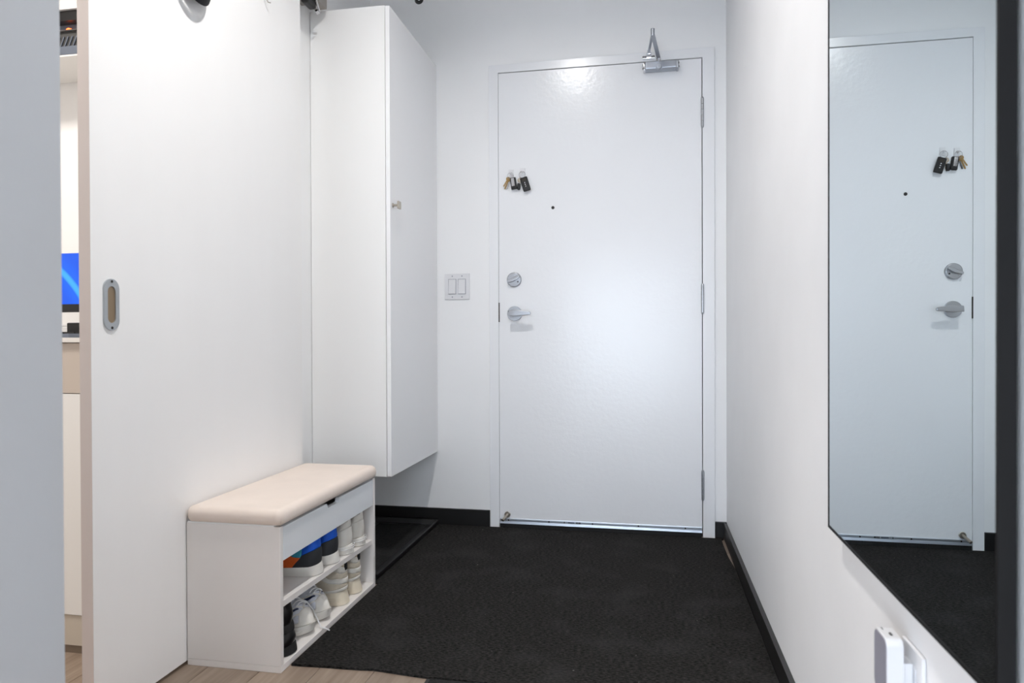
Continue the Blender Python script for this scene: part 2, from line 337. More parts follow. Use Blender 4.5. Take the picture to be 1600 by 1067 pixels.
# ---------------------------------------------------------------- sliding door and its rail
d2 = thing('door_2', (-1.215,1.8,0), kind='structure')
part('door_panel', box(bmesh.new(), -1.2325, -1.2040, 1.3345, 2.2944, .010, 2.098), 'slide', d2, False)
part('edge_band', box(bmesh.new(), -1.2325, -1.2036, 1.3335, 1.3345, .010, 2.098), 'slide_edge', d2, False)
# recessed pull, oval plate with a slot
def stadium(cy, cz, w, h, n=12):
    r0 = w/2; pts = []
    for k in range(n+1): a = k*PI/n; pts.append((cy+r0*math.cos(a), cz+h/2-r0+r0*math.sin(a)))
    for k in range(n+1): a = PI+k*PI/n; pts.append((cy+r0*math.cos(a), cz-h/2+r0+r0*math.sin(a)))
    return pts
bm = bmesh.new(); cy_, cz_ = 1.3925, .947
o_ = stadium(cy_, cz_, .046, .118); i_ = stadium(cy_, cz_, .0245, .084)
n = len(o_); vo = [bm.verts.new((-1.2000,a,b)) for a,b in o_]; vi = [bm.verts.new((-1.2003,a,b)) for a,b in i_]
vb = [bm.verts.new((-1.2042,a+ (a-cy_)*.03,b)) for a,b in o_]; vd = [bm.verts.new((-1.2038,a,b)) for a,b in i_]
for k in range(n):
    j = (k+1) % n; bm.faces.new((vo[k],vo[j],vi[j],vi[k])); bm.faces.new((vo[k],vo[j],vb[j],vb[k])); bm.faces.new((vi[k],vi[j],vd[j],vd[k]))
pl = part('recessed_pull', bm, 'pull', d2)
bm = bmesh.new(); va = [bm.verts.new((-1.2030,a,b)) for a,b in i_]; vc = [bm.verts.new((-1.2036,cy_+(a-cy_)*.5,cz_+(b-cz_)*.9)) for a,b in i_]
for k in range(n): j = (k+1) % n; bm.faces.new((va[k],va[j],vc[j],vc[k]))
bm.faces.new(vc); link('pull_cup', rel(d2, bm), 'bronze', pl, smooth=True)
for zz in (1.0, .894):
    bm = bmesh.new(); cyl(bm, (-1.2003,cy_,zz), (-1.1992,cy_,zz), .0032, n=12); link('screw', rel(d2, bm), 'darkmetal', pl, smooth=True)
rail = thing('door_rail', (-1.215,1.5,2.13), 'greige metal sliding door rail ending above the white cabinet', 'rail')
part('track', box(bmesh.new(), -1.240, -1.190, .5, 2.4795, 2.1169, 2.185, bev=.002), 'cyl', rail)
bm = bmesh.new(); box(bm, -1.230, -1.200, 2.345, 2.415, 2.086, 2.117, bev=.010, seg=4); part('end_stop', bm, 'black', rail)
bm = bmesh.new(); cyl(bm, (-1.200,2.435,2.086), (-1.196,2.400,2.117), .005, n=12); cyl(bm, (-1.2,2.412,2.084),(-1.2,2.424,2.078),.006,n=12); part('stop_bolt', bm, 'chrome', rail)
part('wall_bracket', box(bmesh.new(), XL+.0005, -1.238, 2.40, 2.44, 2.12, 2.175, bev=.002), 'cyl', rail)

# ---------------------------------------------------------------- wall cabinet
cb = thing('wall_cabinet', (-1.11,2.8,.336), 'tall white wall cabinet hung above the boot tray beside the door', 'cabinet')
part('cabinet_body', box(bmesh.new(), XL+.0015, -.9695, 2.5055, 3.1085, .3383, 2.1259, bev=.0008, seg=1), 'lam', cb)
dr = part('cabinet_door', box(bmesh.new(), -.9680, -.9510, 2.5075, 3.1085, .3383, 2.1240, bev=.0015), 'lamgloss', cb)
bm = bmesh.new(); cyl(bm, (-.951,2.5366,1.374), (-.949,2.5366,1.374), .0095, .008, n=20); cyl(bm, (-.949,2.5366,1.374), (-.926,2.5366,1.374), .0045, n=14); box(bm, -.930, -.922, 2.523, 2.550, 1.3595, 1.3885, bev=.002)
link('knob', rel(cb, bm), 'nickel', dr, smooth=True)

# ---------------------------------------------------------------- light switch
sx, sz = -.855, 1.101
sp = thing('light_switch', (sx,3.11,sz), 'white double rocker light switch between cabinet and entrance door', 'switch')
bm = bmesh.new(); prism(bm, [(sx-.059,sz-.0595),(sx+.0595,sz-.0595),(sx+.0595,sz+.0595),(sx-.059,sz+.0595)], 1, 3.104, 3.1095, bev=.002)
part('switch_plate', bm, 'white', sp)
for xx in (-.0225,.0235):
    bm = bmesh.new(); box(bm, sx+xx-.0185, sx+xx+.0185, 3.1030, 3.105, sz-.035, sz+.035); q = part('switch_surround', bm, 'greyface', sp, False)
    bm = bmesh.new(); prism(bm, [(3.105,sz-.033),(3.0965,sz-.033),(3.1012,sz+.033),(3.105,sz+.033)], 0, sx+xx-.0165, sx+xx+.0165, bev=.001); part('rocker', bm, 'white', sp)
    for zz in (-.048,.048):
        bm = bmesh.new(); cyl(bm, (sx+xx,3.1042,sz+zz), (sx+xx,3.1032,sz+zz), .003, n=10); part('screw', bm, 'greyface', sp)

# ---------------------------------------------------------------- key bunches
def arc(cx, y, cz, rr, n=24, tilt=0):
    return [(cx+rr*math.cos(2*PI*k/n), y+tilt*math.sin(2*PI*k/n), cz+rr*math.sin(2*PI*k/n)) for k in range(n)]
def rotm(bm, c, ang):
    bmesh.ops.transform(bm, matrix=Matrix.Translation(c) @ Matrix.Rotation(R_(ang),4,'Y') @ Matrix.Translation(-Vector(c)), verts=bm.verts); return bm
def hook(x, z, label):
    h = thing('adhesive_hook', (x,3.1,z), label, 'hook', 'white hooks holding the keys')
    part('hook_base', box(bmesh.new(), x-.011, x+.011, 3.0955, 3.0995, z-.014, z+.020, bev=.0015), 'white', h)
    part('hook_peg', tube(bmesh.new(), [(x,3.096,z),(x,3.084,z-.002),(x,3.080,z+.004)], .0028, 8), 'white', h)
hook(-.5985, 1.604, 'white hook on the door holding the left key bunch')
hook(-.5450, 1.608, 'white hook on the door holding the right key bunch')
def key(name, root, c, ang, m, L=.05, y=3.088):
    bm = bmesh.new(); cyl(bm, (c[0],y-.001,c[1]-.008), (c[0],y+.001,c[1]-.008), .009, n=18)
    prism(bm, [(c[0]-.003,c[1]-.016),(c[0]-.003,c[1]-L),(c[0],c[1]-L-.003),(c[0]+.003,c[1]-L+.002),(c[0]+.002,c[1]-L+.008),(c[0]+.0035,c[1]-L+.012),(c[0]+.002,c[1]-L+.018),(c[0]+.003,c[1]-.016)], 1, y-.0009, y+.0009)
    rotm(bm, (c[0],y,c[1]), ang); return part(name, bm, m, root, False)
def fob(root, c, ang, w, h, m, y0, dots=None, panel=False):
    bm = box(bmesh.new(), c[0]-w/2, c[0]+w/2, y0-.012, y0, c[1]-h, c[1], bev=.004, seg=3)
    rotm(bm, (c[0],y0,c[1]), ang); fb = part('key_fob', bm, m, root)
    if dots:
        for i in range(3):
            bm = cyl(bmesh.new(), (c[0],y0-.0118,c[1]-.026-i*.0085), (c[0],y0-.013,c[1]-.026-i*.0085), .0022, n=10); rotm(bm, (c[0],y0,c[1]), ang); link('button', rel(root, bm), 'white', fb)
        bm = box(bmesh.new(), c[0]-w*.28, c[0]+w*.28, y0-.0126, y0-.0118, c[1]-.020, c[1]-.007, bev=.0003, seg=1); rotm(bm, (c[0],y0,c[1]), ang); link('logo_panel', rel(root, bm), 'darkmetal', fb)
    if panel:
        bm = box(bmesh.new(), c[0]-w*.32, c[0]+w*.2, y0-.0135, y0-.0118, c[1]-h*.74, c[1]-.003, bev=.0005, seg=1); rotm(bm, (c[0],y0,c[1]), ang); link('metal_panel', rel(root, bm), 'chrome', fb)
k1 = thing('key_bunch', (-.59,3.09,1.60), 'left key bunch on the door, fob with silver panel and loose brass keys', 'keys')
part('ring', tube(bmesh.new(), arc(-.5985,3.084,1.5935,.014), .0011, 6, True), 'chrome', k1)
fob(k1, (-.589,1.586), -8, .027, .054, 'black', 3.094, panel=True)
key('brass_key', k1, (-.606,1.588), 32, 'brass', .046, 3.088); key('brass_key', k1, (-.606,1.586), 22, 'brass', .052, 3.092); key('house_key', k1, (-.600,1.586), 18, 'chrome', .050, 3.095)
k2 = thing('key_bunch', (-.54,3.09,1.60), 'right key bunch on the door, big black car fob with three white buttons', 'keys')
part('ring', tube(bmesh.new(), arc(-.5450,3.084,1.596,.0145), .0011, 6, True), 'chrome', k2)
fob(k2, (-.540,1.584), -17, .034, .064, 'black', 3.090, dots=True)
key('house_key', k2, (-.556,1.584), 3, 'nickel', .046, 3.090); key('house_key', k2, (-.559,1.583), -3, 'brass', .042, 3.094)
fob(k2, (-.561,1.560), 3, .014, .030, 'black', 3.096)

# ---------------------------------------------------------------- mirror
MX = .316; y0, y1, z0, z1 = .7075, 1.3135, .5325, 2.03
M['frameblack'] = mat('black_frame', (9,9,10), .55, spec=.25)
mr = thing('wall_mirror', (.325,1.0,z0), 'tall wall mirror in a thin black frame on the right wall', 'mirror')
bm = bmesh.new(); w = .0045
for a in ((y0,y0+w,z0,z1),(y1-w,y1,z0,z1),(y0+w,y1-w,z0,z0+w),(y0+w,y1-w,z1-w,z1)): box(bm, MX-.0008, MX+.0150, *a)
part('frame', bm, 'frameblack', mr, False)
part('glass', box(bmesh.new(), MX, MX+.006, y0+w-.001, y1-w+.001, z0+w-.001, z1-w+.001), 'mirror', mr, False)
part('backing', box(bmesh.new(), MX+.0065, MX+.0145, y0+w, y1-w, z0+w, z1-w), 'blackmat', mr, False)
for yy in (.85,1.17):
    for za, zb in ((1.93,1.97), (.60,.62)): part('hanger', box(bmesh.new(), MX+.0145, XR-.0002, yy-.02, yy+.02, za, zb), 'darkmetal', mr, False)

# ---------------------------------------------------------------- outlet and plug-in device
ot = thing('wall_outlet', (XR,.97,.415), 'white wall outlet plate below the mirror', 'outlet')
part('outlet_plate', box(bmesh.new(), XR-.0058, XR-.0003, .9345, 1.005, .358, .4722, bev=.002), 'white', ot)
for zz in (.436,.395): part('socket', box(bmesh.new(), XR-.0072, XR-.0055, .953, .987, zz-.014, zz+.014, bev=.0006), 'white', ot)
pd = thing('plug_in_sensor', (.31,.975,.44), 'small white plug-in device with grey front on the wall outlet', 'device')
bm = bmesh.new(); t = bmesh.new(); bmesh.ops.create_cube(t, size=1)
for v in t.verts: v.co = Vector((.308+v.co.x*.020, .9752+v.co.y*.0503, .446+v.co.z*.080))
bmesh.ops.bevel(t, geom=[e for e in t.edges if abs(e.verts[0].co.x-e.verts[1].co.x) > .01], offset=.011, segments=6, profile=.5, affect='EDGES')
bmesh.ops.bevel(t, geom=[e for e in t.edges if abs(e.verts[0].co.x-e.verts[1].co.x) < .001], offset=.0016, segments=2, profile=.5, affect='EDGES')
merge(bm, t); part('device_body', bm, 'white', pd)
t = bmesh.new(); bmesh.ops.create_cube(t, size=1)
for v in t.verts: v.co = Vector((.2978+v.co.x*.0008, .9752+v.co.y*.0460, .446+v.co.z*.0755))
bmesh.ops.bevel(t, geom=[e for e in t.edges if abs(e.verts[0].co.x-e.verts[1].co.x) > .0005], offset=.010, segments=6, profile=.5, affect='EDGES')
bm = bmesh.new(); merge(bm, t); part('face_plate', bm, 'greyface', pd, False)
part('button', tube(bmesh.new(), [(.3085,.966,.486),(.3085,.973,.486)], .0016, 8), 'dark', pd)
part('led_slot', box(bmesh.new(), .303, .3042, .984,.991, .4858, .4863), 'dark', pd, False)
part('plug', box(bmesh.new(), .3178, XR-.0072, .958, .982, .410, .455, bev=.002), 'white', pd)
part('plug_base', box(bmesh.new(), .3178, XR-.012, .962, .978, .408, .425, bev=.002), 'greyface', pd)

# ---------------------------------------------------------------- shoe bench
bn = thing('shoe_bench', (-1.06,1.97,0), 'low white shoe bench with cream padded seat by the sliding door', 'bench')
BX0, BX1, BY0, BY1 = -1.2010, -.9307, 1.6508, 2.2929
for a, b in ((BY0,BY0+.0155),(BY1-.0155,BY1)):
    part('side_panel', box(bmesh.new(), BX0, BX1, a, b, .0175, .3790, bev=.0007, seg=1), 'bench', bn)
bm = box(bmesh.new(), BX0, BX1, BY0, BY1, .0, .0170, bev=.0007, seg=1); part('base_panel', bm, 'bench', bn)
def tilt(bm, dz):
    for v in bm.verts: v.co.z += dz*(v.co.y-BY0)/(BY1-BY0)
    return bm
SH = .180; ST = -.014
part('middle_shelf', tilt(box(bmesh.new(), BX0+.004, BX1-.006, BY0+.0156, BY1-.0156, SH-.0165, SH, bev=.0007, seg=1), ST), 'bench', bn)
part('back_panel', box(bmesh.new(), BX0, BX0+.003, BY0+.0156, BY1-.0156, .0175, .378), 'bench', bn, False)
part('tray_floor', box(bmesh.new(), BX0+.0035, BX1-.016, BY0+.0156, BY1-.0156, .298, .302), 'bench', bn, False)
bm = bmesh.new(); a, b = BY0+.017, BY1-.017
prism(bm, [(a,.288),(b,.288),(b,.376),(2.012,.376),(2.004,.3625),(1.930,.3625),(1.920,.376),(a,.376)], 0, BX1-.0150, BX1-.0005, bev=.0006)
part('front_flap', bm, 'bench_front', bn, False)
part('lid_board', box(bmesh.new(), BX0+.002, BX1-.017, BY0+.001, BY1-.001, .3792, .3830), 'lam', bn, False)
# cushion: puffy box
cx0, cx1, cy0, cy1 = -1.2022, -.9225, 1.6440, 2.2995
t = bmesh.new(); bmesh.ops.create_cube(t, size=1)
for v in t.verts: v.co = Vector(((cx0+cx1)/2+v.co.x*(cx1-cx0), (cy0+cy1)/2+v.co.y*(cy1-cy0), .4015+v.co.z*.046))
bmesh.ops.bevel(t, geom=list(t.edges), offset=.0200, segments=7, profile=.5, affect='EDGES')
for v in t.verts:
    v.co.z = max(v.co.z, .3836)
bm = bmesh.new(); merge(bm, t); cu = part('seat_cushion', bm, 'cushion', bn)
for (X, Y, sg) in ((cx1-.0048, cy0+.0048, 1),):
    bm = tube(bmesh.new(), [(X-.003, Y+.003*sg, .3840), (X+.0002, Y-.0002*sg, .392), (X-.0008, Y+.0008*sg, .402), (X-.0065, Y+.0065*sg, .414), (X-.012, Y+.012*sg, .4205)], .0010, 6)
    link('seam', rel(bn, bm), 'cushion', cu, smooth=True)

# ---------------------------------------------------------------- shoes
def interp(tab, t):
    for (a, va), (b, vb) in zip(tab, tab[1:]):
        if t <= b: k = (t-a)/(b-a); k = k*k*(3-2*k); return va+(vb-va)*k
    return tab[-1][1]
def shoe(name, loc, rz, label, group, L=.262, W=.043, sole=(.028,.020), mats=None, panels=None, height=1., collar=.40, laces=True, ridges=0, toe_lift=.010, tab=None, rx=0, ry=0, tongue=True, wave=0, flare=.006, rise=.006, htab=None, lacet=None, lining='lining', lacem='lace'):
    """heel at local x=0, toe at +L"""
    root = thing(name, loc, label, 'shoe', group, rz); root.rotation_euler = (rx, ry, rz)
    wt = [(0,.74),(.12,.80),(.38,.76),(.68,1.0),(.85,.88),(1,.62)]
    ht = htab or [(0,.082),(.07,.078),(.22,.058),(.36,.066),(.44,.070),(.60,.055),(.80,.038),(1,.026)]
    def width(t):
        e0 = min(1, t/.11); e1 = min(1, (1-t)/.22)
        return W*interp(wt, t)*math.sqrt(max(0, 1-(1-e0)**2))*math.sqrt(max(0, 1-(1-e1)**2))
    def bend(t): return .006*math.sin(PI*t)          # slight banana
    def lift(t): return toe_lift*max(0, (t-.68)/.32)**2 + .002*max(0, (.12-t)/.12)
    def sh(t): return sole[0]+(sole[1]-sole[0])*min(1, t/.75)
    N = 84; ts = [(1-math.cos(PI*i/N))/2*.55 + i/N*.45 for i in range(N+1)]
    vamp = [(0,1,0),(.25,1.03,.34),(.5,.90,.68),(.75,.52,.93),(1,0,1.0)]
    col  = [(0,1,0),(.25,1.05,.34),(.5,.93,.70),(.62,.74,1.0),(.75,.5,1.04),(1,0,1.06)]
    def prof(tab, s):
        for (a, y, z), (b, y2, z2) in zip(tab, tab[1:]):
            if s <= b+1e-9: k = (s-a)/(b-a); return y+(y2-y)*k, z+(z2-z)*k
    K = 34; grid = {}
    for i, t in enumerate(ts):
        w = width(t); h = interp(ht, t)*height
        if t > .9: h *= math.sqrt(max(.0, 1-((t-.9)/.1)**2))*.55+.45
        c = 1 if t < collar-.04 else max(0, 1-(t-collar+.04)/.12)
        for j in range(2*K+1):
            s = j/K if j <= K else (2*K-j)/K; sg = -1 if j <= K else 1
            y1_, z1_ = prof(vamp, s); y2_, z2_ = prof(col, s)
            yy = (y1_*(1-c)+y2_*c)*w*sg; zz = (z1_*(1-c)+z2_*c)*h
            xx = t*L - (.006*(1-t/.15)*math.sin(PI*min(1,z1_)) if t < .15 else 0) + (.010*zz/.07 if t < .05 else 0)*.0
            if t > .8: xx -= (zz/.03)*.012*((t-.8)/.2)
            if t < .16: q_ = (1-t/.16); xx += q_*(.004 + .007*math.sin(min(1,zz/(.078*height))*PI*.62)*0 + .011*(zz/.078)**1.2 - .006*max(0,zz/.078-.55)*2)
            grid[i,j] = (xx, yy+bend(t), zz+sh(t)+lift(t))
    sets = {}
    for i in range(N):
        tm = (ts[i]+ts[i+1])/2
        for j in range(2*K):
            s = (j+.5)/K if j < K else (2*K-j-.5)/K
            if .018 < tm < collar and s > .62: continue
            pn = panels(tm, s, -1 if j < K else 1) if panels else 'upper'
            sets.setdefault(pn, []).append((i,j))
    mats = mats or {}
    lab = {ij: pn for pn, L_ in sets.items() for ij in L_}; nb = {}
    for (i, j), pn in lab.items():
        for (di, dj, e0, e1) in ((1,0,(i+1,j),(i+1,j+1)), (0,1,(i,j+1),(i+1,j+1))):
            q_ = lab.get((i+di, j+dj))
            if q_ and q_ != pn: nb.setdefault(e0, set()).add(e1); nb.setdefault(e1, set()).add(e0)
    for _ in range(14):
        new = {}
        for v_, ns in nb.items():
            if len(ns) == 2:
                p_ = Vector(grid[v_]); a_, b_ = [Vector(grid[q]) for q in ns]; new[v_] = tuple(p_*.5 + (a_+b_)*.25)
        grid.update(new)
    for pn in sorted(sets, key=lambda q: q != 'upper'):
        bm = bmesh.new(); vv = {}
        def V(i,j):
            if (i,j) not in vv: vv[i,j] = bm.verts.new(grid[i,j])
            return vv[i,j]
        for (i,j) in sets[pn]:
            try: bm.faces.new((V(i,j), V(i,j+1), V(i+1,j+1), V(i+1,j)))
            except ValueError: pass
        bmesh.ops.remove_doubles(bm, verts=bm.verts, dist=.00002)
        bm2 = bm; me_m = [mats.get(pn,'white'), lining]
        bmesh.ops.recalc_face_normals(bm2, faces=bm2.faces)
        # make normals outward
        ctr = Vector((L*.4, 0, .03)); s_ = sum((fc.calc_center_median()-ctr).dot(fc.normal)*fc.calc_area() for fc in bm2.faces)
        if s_ < 0: bmesh.ops.reverse_faces(bm2, faces=bm2.faces)
        me = bpy.data.meshes.new(pn); bm2.to_mesh(me); bm2.free()
        for x_ in me_m: me.materials.append(M[x_])
        me.polygons.foreach_set('use_smooth', [True]*len(me.polygons))
        o = bpy.data.objects.new(pn, me); C.objects.link(o); o.parent = root
        md = o.modifiers.new('thick', 'SOLIDIFY'); md.thickness = .0035; md.offset = -1 if pn == 'upper' else -.55; md.material_offset = 1; md.material_offset_rim = 0 if pn!='upper' else 1
        md.use_even_offset = False
    # sole
    bm = bmesh.new(); rings = []
    pr = [(.0,0),(.93,0),(1.03,.22)] + ([(1.09,.38),(1.03,.5),(1.10,.64),(1.04,.8)] if ridges else [(1.07,.6),(1.06,.85)]) + [(1.01,1.0),(.6,1.02),(0,1.02)]
    for i, t in enumerate(ts):
        tt = t; w = width(t)*1.0+ .0012; S_ = sh(t)*(1+ (wave*math.sin(t*2*PI*1.5) if wave else 0)); row = []
        xx = t*(L+.008)-.004
        for sg in (-1, 1):
            seq = pr if sg < 0 else pr[::-1][1:-1]
            for (a, b) in seq: row.append(bm.verts.new((xx + flare*max(0, 1-t/.2)*b + (-.006*(1-b) if t > .9 else 0)*(t-.9)/.1, sg*w*a+bend(t), b*S_+lift(t))))
        rings.append(row)
    nn = len(rings[0])
    for i in range(N):
        for k in range(nn):
            bm.faces.new((rings[i][k], rings[i][(k+1)%nn], rings[i+1][(k+1)%nn], rings[i+1][k]))
    bm.faces.new(rings[0]); bm.faces.new(rings[-1]); bmesh.ops.remove_doubles(bm, verts=bm.verts, dist=.00002)
    link('sole', bm, mats.get('sole','white_sole'), root, smooth=True)
    if mats.get('stripe'):
        bm = bmesh.new(); 
        for zf in (.62,.86):
            pts = [(t*(L+.010)-.005, -1*(width(t)*1.075+.0015)+bend(t), sh(t)*zf+lift(t)) for t in ts[:56]]
            pts2 = [(t*(L+.010)-.005, (width(t)*1.075+.0015)+bend(t), sh(t)*zf+lift(t)) for t in ts[:56]]
            tube(bm, pts2[::-1]+pts, .0011, 5)
        link('sole_piping', bm, mats['stripe'], root, smooth=True)
    # insole
    bm = bmesh.new(); A = []; B = []
    for t in ts[4:-12]: A.append(bm.verts.new((t*L, -width(t)*.85+bend(t), sh(t)+.006))); B.append(bm.verts.new((t*L, width(t)*.85+bend(t), sh(t)+.006)))
    for i in range(len(A)-1): bm.faces.new((A[i],B[i],B[i+1],A[i+1]))
    link('insole', bm, lining, root)
    top = lambda t: interp(ht, t)*height*1.02+sh(t)+lift(t)
    if tongue:
        bm = bmesh.new(); rows = []
        for q in range(7):
            t = collar-.05+q*.035; hh = top(t)+(rise-q*rise/6 if q < 6 else 0); w = W*(.40-.012*q); xo = -.012*(1-q/6)
            rows.append([(t*L+xo, y*w+bend(t), hh-abs(y)**2*.006) for y in (-1,-.6,0,.6,1)])
        vs_ = [[bm.verts.new(p) for p in rw] for rw in rows]; vb_ = [[bm.verts.new((p[0],p[1],p[2]-.005)) for p in rw] for rw in rows]
        for G in (vs_, vb_):
            for a in range(6):
                for b in range(4): bm.faces.new((G[a][b],G[a][b+1],G[a+1][b+1],G[a+1][b]))
        for a in range(6):
            for b in (0,4): bm.faces.new((vs_[a][b],vs_[a+1][b],vb_[a+1][b],vb_[a][b]))
        for b in range(4):
            bm.faces.new((vs_[0][b],vs_[0][b+1],vb_[0][b+1],vb_[0][b])); bm.faces.new((vs_[6][b],vs_[6][b+1],vb_[6][b+1],vb_[6][b]))
        link('tongue', bm, mats.get('tongue', mats.get('upper','white')), root, smooth=True)
    if laces:
        for q in range(5):
            t = (lacet or collar+.035)+q*.05; hh = top(t)+.0035; w = W*(.50-.03*q); bm = bmesh.new()
            tube(bm, [(t*L, -w+bend(t), hh-.008), (t*L+.002, -w*.5+bend(t), hh-.001), (t*L+.004, bend(t), hh+.001), (t*L+.006, w*.5+bend(t), hh-.001), (t*L+.008, w+bend(t), hh-.008)], .0021, 6)
            link('lace', bm, lacem, root, smooth=True)
    if tab:
        bm = box(bmesh.new(), .0035, .0115, -.009, .009, sole[0]+.060*height, sole[0]+.088*height, bev=.003, seg=3)
        link('heel_tab', bm, tab, root, smooth=True)
    return root
# colourful pair, toes to the back
def pan_col(t, s, sg):
    if s < .40 and t < .31-.30*s: return 'heel_panel'
    if .34 < s < .62 and t > .19 and t < .33: return 'side_panel'
    if t < .27 and s >= .40: return 'upper'
    if t < .42 and s > .55: return 'side_panel'
    if t < .78: return 'quarter_panel'
    return 'toe_cap'
mc = dict(upper='blue', heel_panel='charcoal', side_panel='teal', quarter_panel='orange', toe_cap='charcoal', sole='white_sole', tongue='charcoal')
def zs(y): return SH + ST*(y-BY0)/(BY1-BY0) + .0006
for y, dz, w_, ln in ((1.908,8,1,'front'),(2.016,4,2,'back')):
    shoe('sneaker', (-.9420,y,zs(y+.05*0-.03 if 0 else y-.045)), PI+R_(dz), 'blue, black and orange sneaker on the upper bench shelf, nearest the camera' if w_==1 else 'blue and black sneaker on the upper bench shelf, second from the camera', 'blue and orange sneakers on the upper shelf',
         L=.245, W=.046, sole=(.029,.023), mats=mc, panels=pan_col, height=.97, laces=False, collar=.38)
# white pair
mw = dict(upper='wht_lea', heel_panel='wht_lea', sole='white_sole', stripe='lace', tongue='brown')
for y, dz, lb in ((2.115,3,'off-white leather sneaker on the upper bench shelf, beside the blue ones'), (2.213,2,'off-white leather sneaker at the far end of the upper bench shelf')):
    shoe('sneaker', (-.9385,y,zs(y-.04)), PI+R_(dz), lb, 'white sneakers on the upper shelf', L=.240, W=.041, sole=(.028,.020), mats=mw, panels=lambda t,s,g: 'heel_panel' if t<.16 and s<.5 else 'upper', height=.96, laces=True, lining='brown', collar=.42)
# cream chunky pair on the base, heel out
mk = dict(upper='cream', overlay='wht_lea', sole='cream_sole', tongue='lining')
def pan_k(t, s, sg):
    q = s-.25-.9*t
    return 'overlay' if (abs(q) < .07 or abs(q-.26)<.05 or s < .10) else 'upper'
for y, dz, lb in ((2.088,1,'cream chunky sneaker on the bench base, left one with black heel tab'), (2.190,1,'cream chunky sneaker on the bench base, against the far side panel')):
    shoe('sneaker', (-.9420,y,.0180), PI+R_(dz), lb, 'cream chunky sneakers on the bench base', L=.236, W=.041, sole=(.044,.030), mats=mk, panels=pan_k, height=1.02, ridges=1, flare=.013, tab='lining', collar=.42, lacem='cream')
# running pair, toes out
mrn = dict(upper='mesh', stripe_panel='navy', inner_stripe_panel='navy', overlay='wht_lea', collar_trim='navy', sole='white_sole', tongue='navy', stripe='greyface')
def pan_r(t, s, sg):
    if s > .46 and t < .56: return 'collar_trim' if s > .52 else 'upper'
    q = s-.10-2.6*(t-.60)
    if .60 < t < .93 and abs(q) < .055 and s < .78: return 'stripe_panel' if sg < 0 else 'inner_stripe_panel'
    if t > .90: return 'overlay'
    if .60 < t and (.10 < q < .16): return 'overlay'
    if t > .72 and -.30 < q < -.24 or s < .14: return 'overlay'
    return 'upper'
hr = [(0,.070),(.1,.068),(.3,.060),(.5,.078),(.60,.074),(.8,.056),(.92,.042),(1,.034)]
for y, dz, lb in ((1.846,-11,'white and navy running shoe on the bench base, nearest, lace trailing over the edge'), (1.950,-9,'white and navy running shoe on the bench base, beside the cream sneakers')):
    rs = shoe('running_shoe', (-.9400-.238*math.cos(R_(dz)),y-.238*math.sin(R_(dz)),.0180), R_(dz), lb, 'running shoes on the bench base', L=.238, W=.044, sole=(.032,.024), mats=mrn, panels=pan_r, height=1.0, ridges=1, lining='olive', toe_lift=.012, htab=hr, collar=.54, lacet=.60, rise=.016)
    if dz == -11:
        bm = tube(bmesh.new(), [(.170,.016,.090),(.190,.032,.078),(.206,.042,.052),(.218,.047,.024),(.230,.046,.004),(.250,.042,.0035),(.262,.046,-.002)], .0019, 6)
        link('trailing_lace', bm, 'lace', rs, smooth=True)
# black pair, stacked
mb = dict(upper='bleather', sole='blackmat', tongue='bleather')
shoe('dress_shoe', (-.9380,1.733,.0180), PI, 'black leather shoe standing on the bench base at its near end', 'black shoes on the bench base', L=.236, W=.046, sole=(.022,.016), mats=mb, height=.45, laces=False, collar=.45, tongue=False)
shoe('dress_shoe', (-.9400,1.724,.0790), PI+R_(2), 'black leather shoe lying on top of the other black shoe', 'black shoes on the bench base', L=.230, W=.046, sole=(.020,.014), mats=mb, height=.70, laces=False, collar=.50, tongue=False, lining='olive')

# ---------------------------------------------------------------- floor mats, boot tray
bm = bmesh.new(); pts = []
def edge(a, b, n, amp, ph):
    return [(a[0]+(b[0]-a[0])*i/n + (amp*math.sin(i*1.1+ph) if abs(a[0]-b[0]) < abs(a[1]-b[1]) else 0), a[1]+(b[1]-a[1])*i/n + (amp*math.sin(i*.9+ph) if abs(a[0]-b[0]) >= abs(a[1]-b[1]) else 0)) for i in range(n)]
corners = [(-1.235,1.694),(-.905,1.694),(-.70,1.705),(-.53,1.691),(.318,1.700),(.318,2.60),(.308,3.07),(-.70,3.088),(-1.235,3.085)]
for i in range(len(corners)): pts += edge(corners[i], corners[(i+1)%len(corners)], 8, .0016, i*1.7)
# the bench stands on bare floor: mat starts in front of it and runs on behind
notch = [p for p in pts]
def mat_poly():
    P = [(-.925,1.694)] + edge((-.905,1.694),(-.70,1.706),6,.0012,.3) + edge((-.70,1.706),(-.53,1.691),6,.001,1) + edge((-.53,1.691),(.3238,1.70),14,.001,2) + edge((.3238,1.70),(.3225,2.68),16,.0005,.5) + edge((.3225,2.68),(.3125,2.85),4,.0005,1.5) + edge((.3125,2.85),(.312,3.06),5,.0005,1.5) + [(.312,3.06),(.3225,3.075)] + edge((.3225,3.075),(-.69,3.084),12,.001,2) + edge((-.69,3.084),(-1.235,3.084),6,.001,2) + [(-1.235,3.084),(-1.235,2.31),(-.925,2.31)]
    return P
prism(bm, mat_poly(), 2, .0003, .0065)
mt = link('door_mat', bm, 'carpet', loc=(-.3,2.4,0)); tag(mt, 'large charcoal carpet mat covering the entry floor up to the door', 'mat')
bm = bmesh.new(); prism(bm, [(-.536,1.02),(.3235,1.02),(.3235,1.686),(-.538,1.686)], 2, .0003, .0055)
rr_ = thing('runner_mat', (-.1,1.4,0), 'dark runner mat in front of the charcoal entry mat', 'mat')
part('mat_pile', bm, 'carpet2', rr_, False)
bm = bmesh.new()
for a in ((-.548,-.536,1.02,1.686),(-.548,.315,1.0,1.02)): box(bm, a[0],a[1],a[2],a[3], .0003, .0045, bev=.0008, seg=1)
part('rubber_border', bm, 'rubber', rr_)
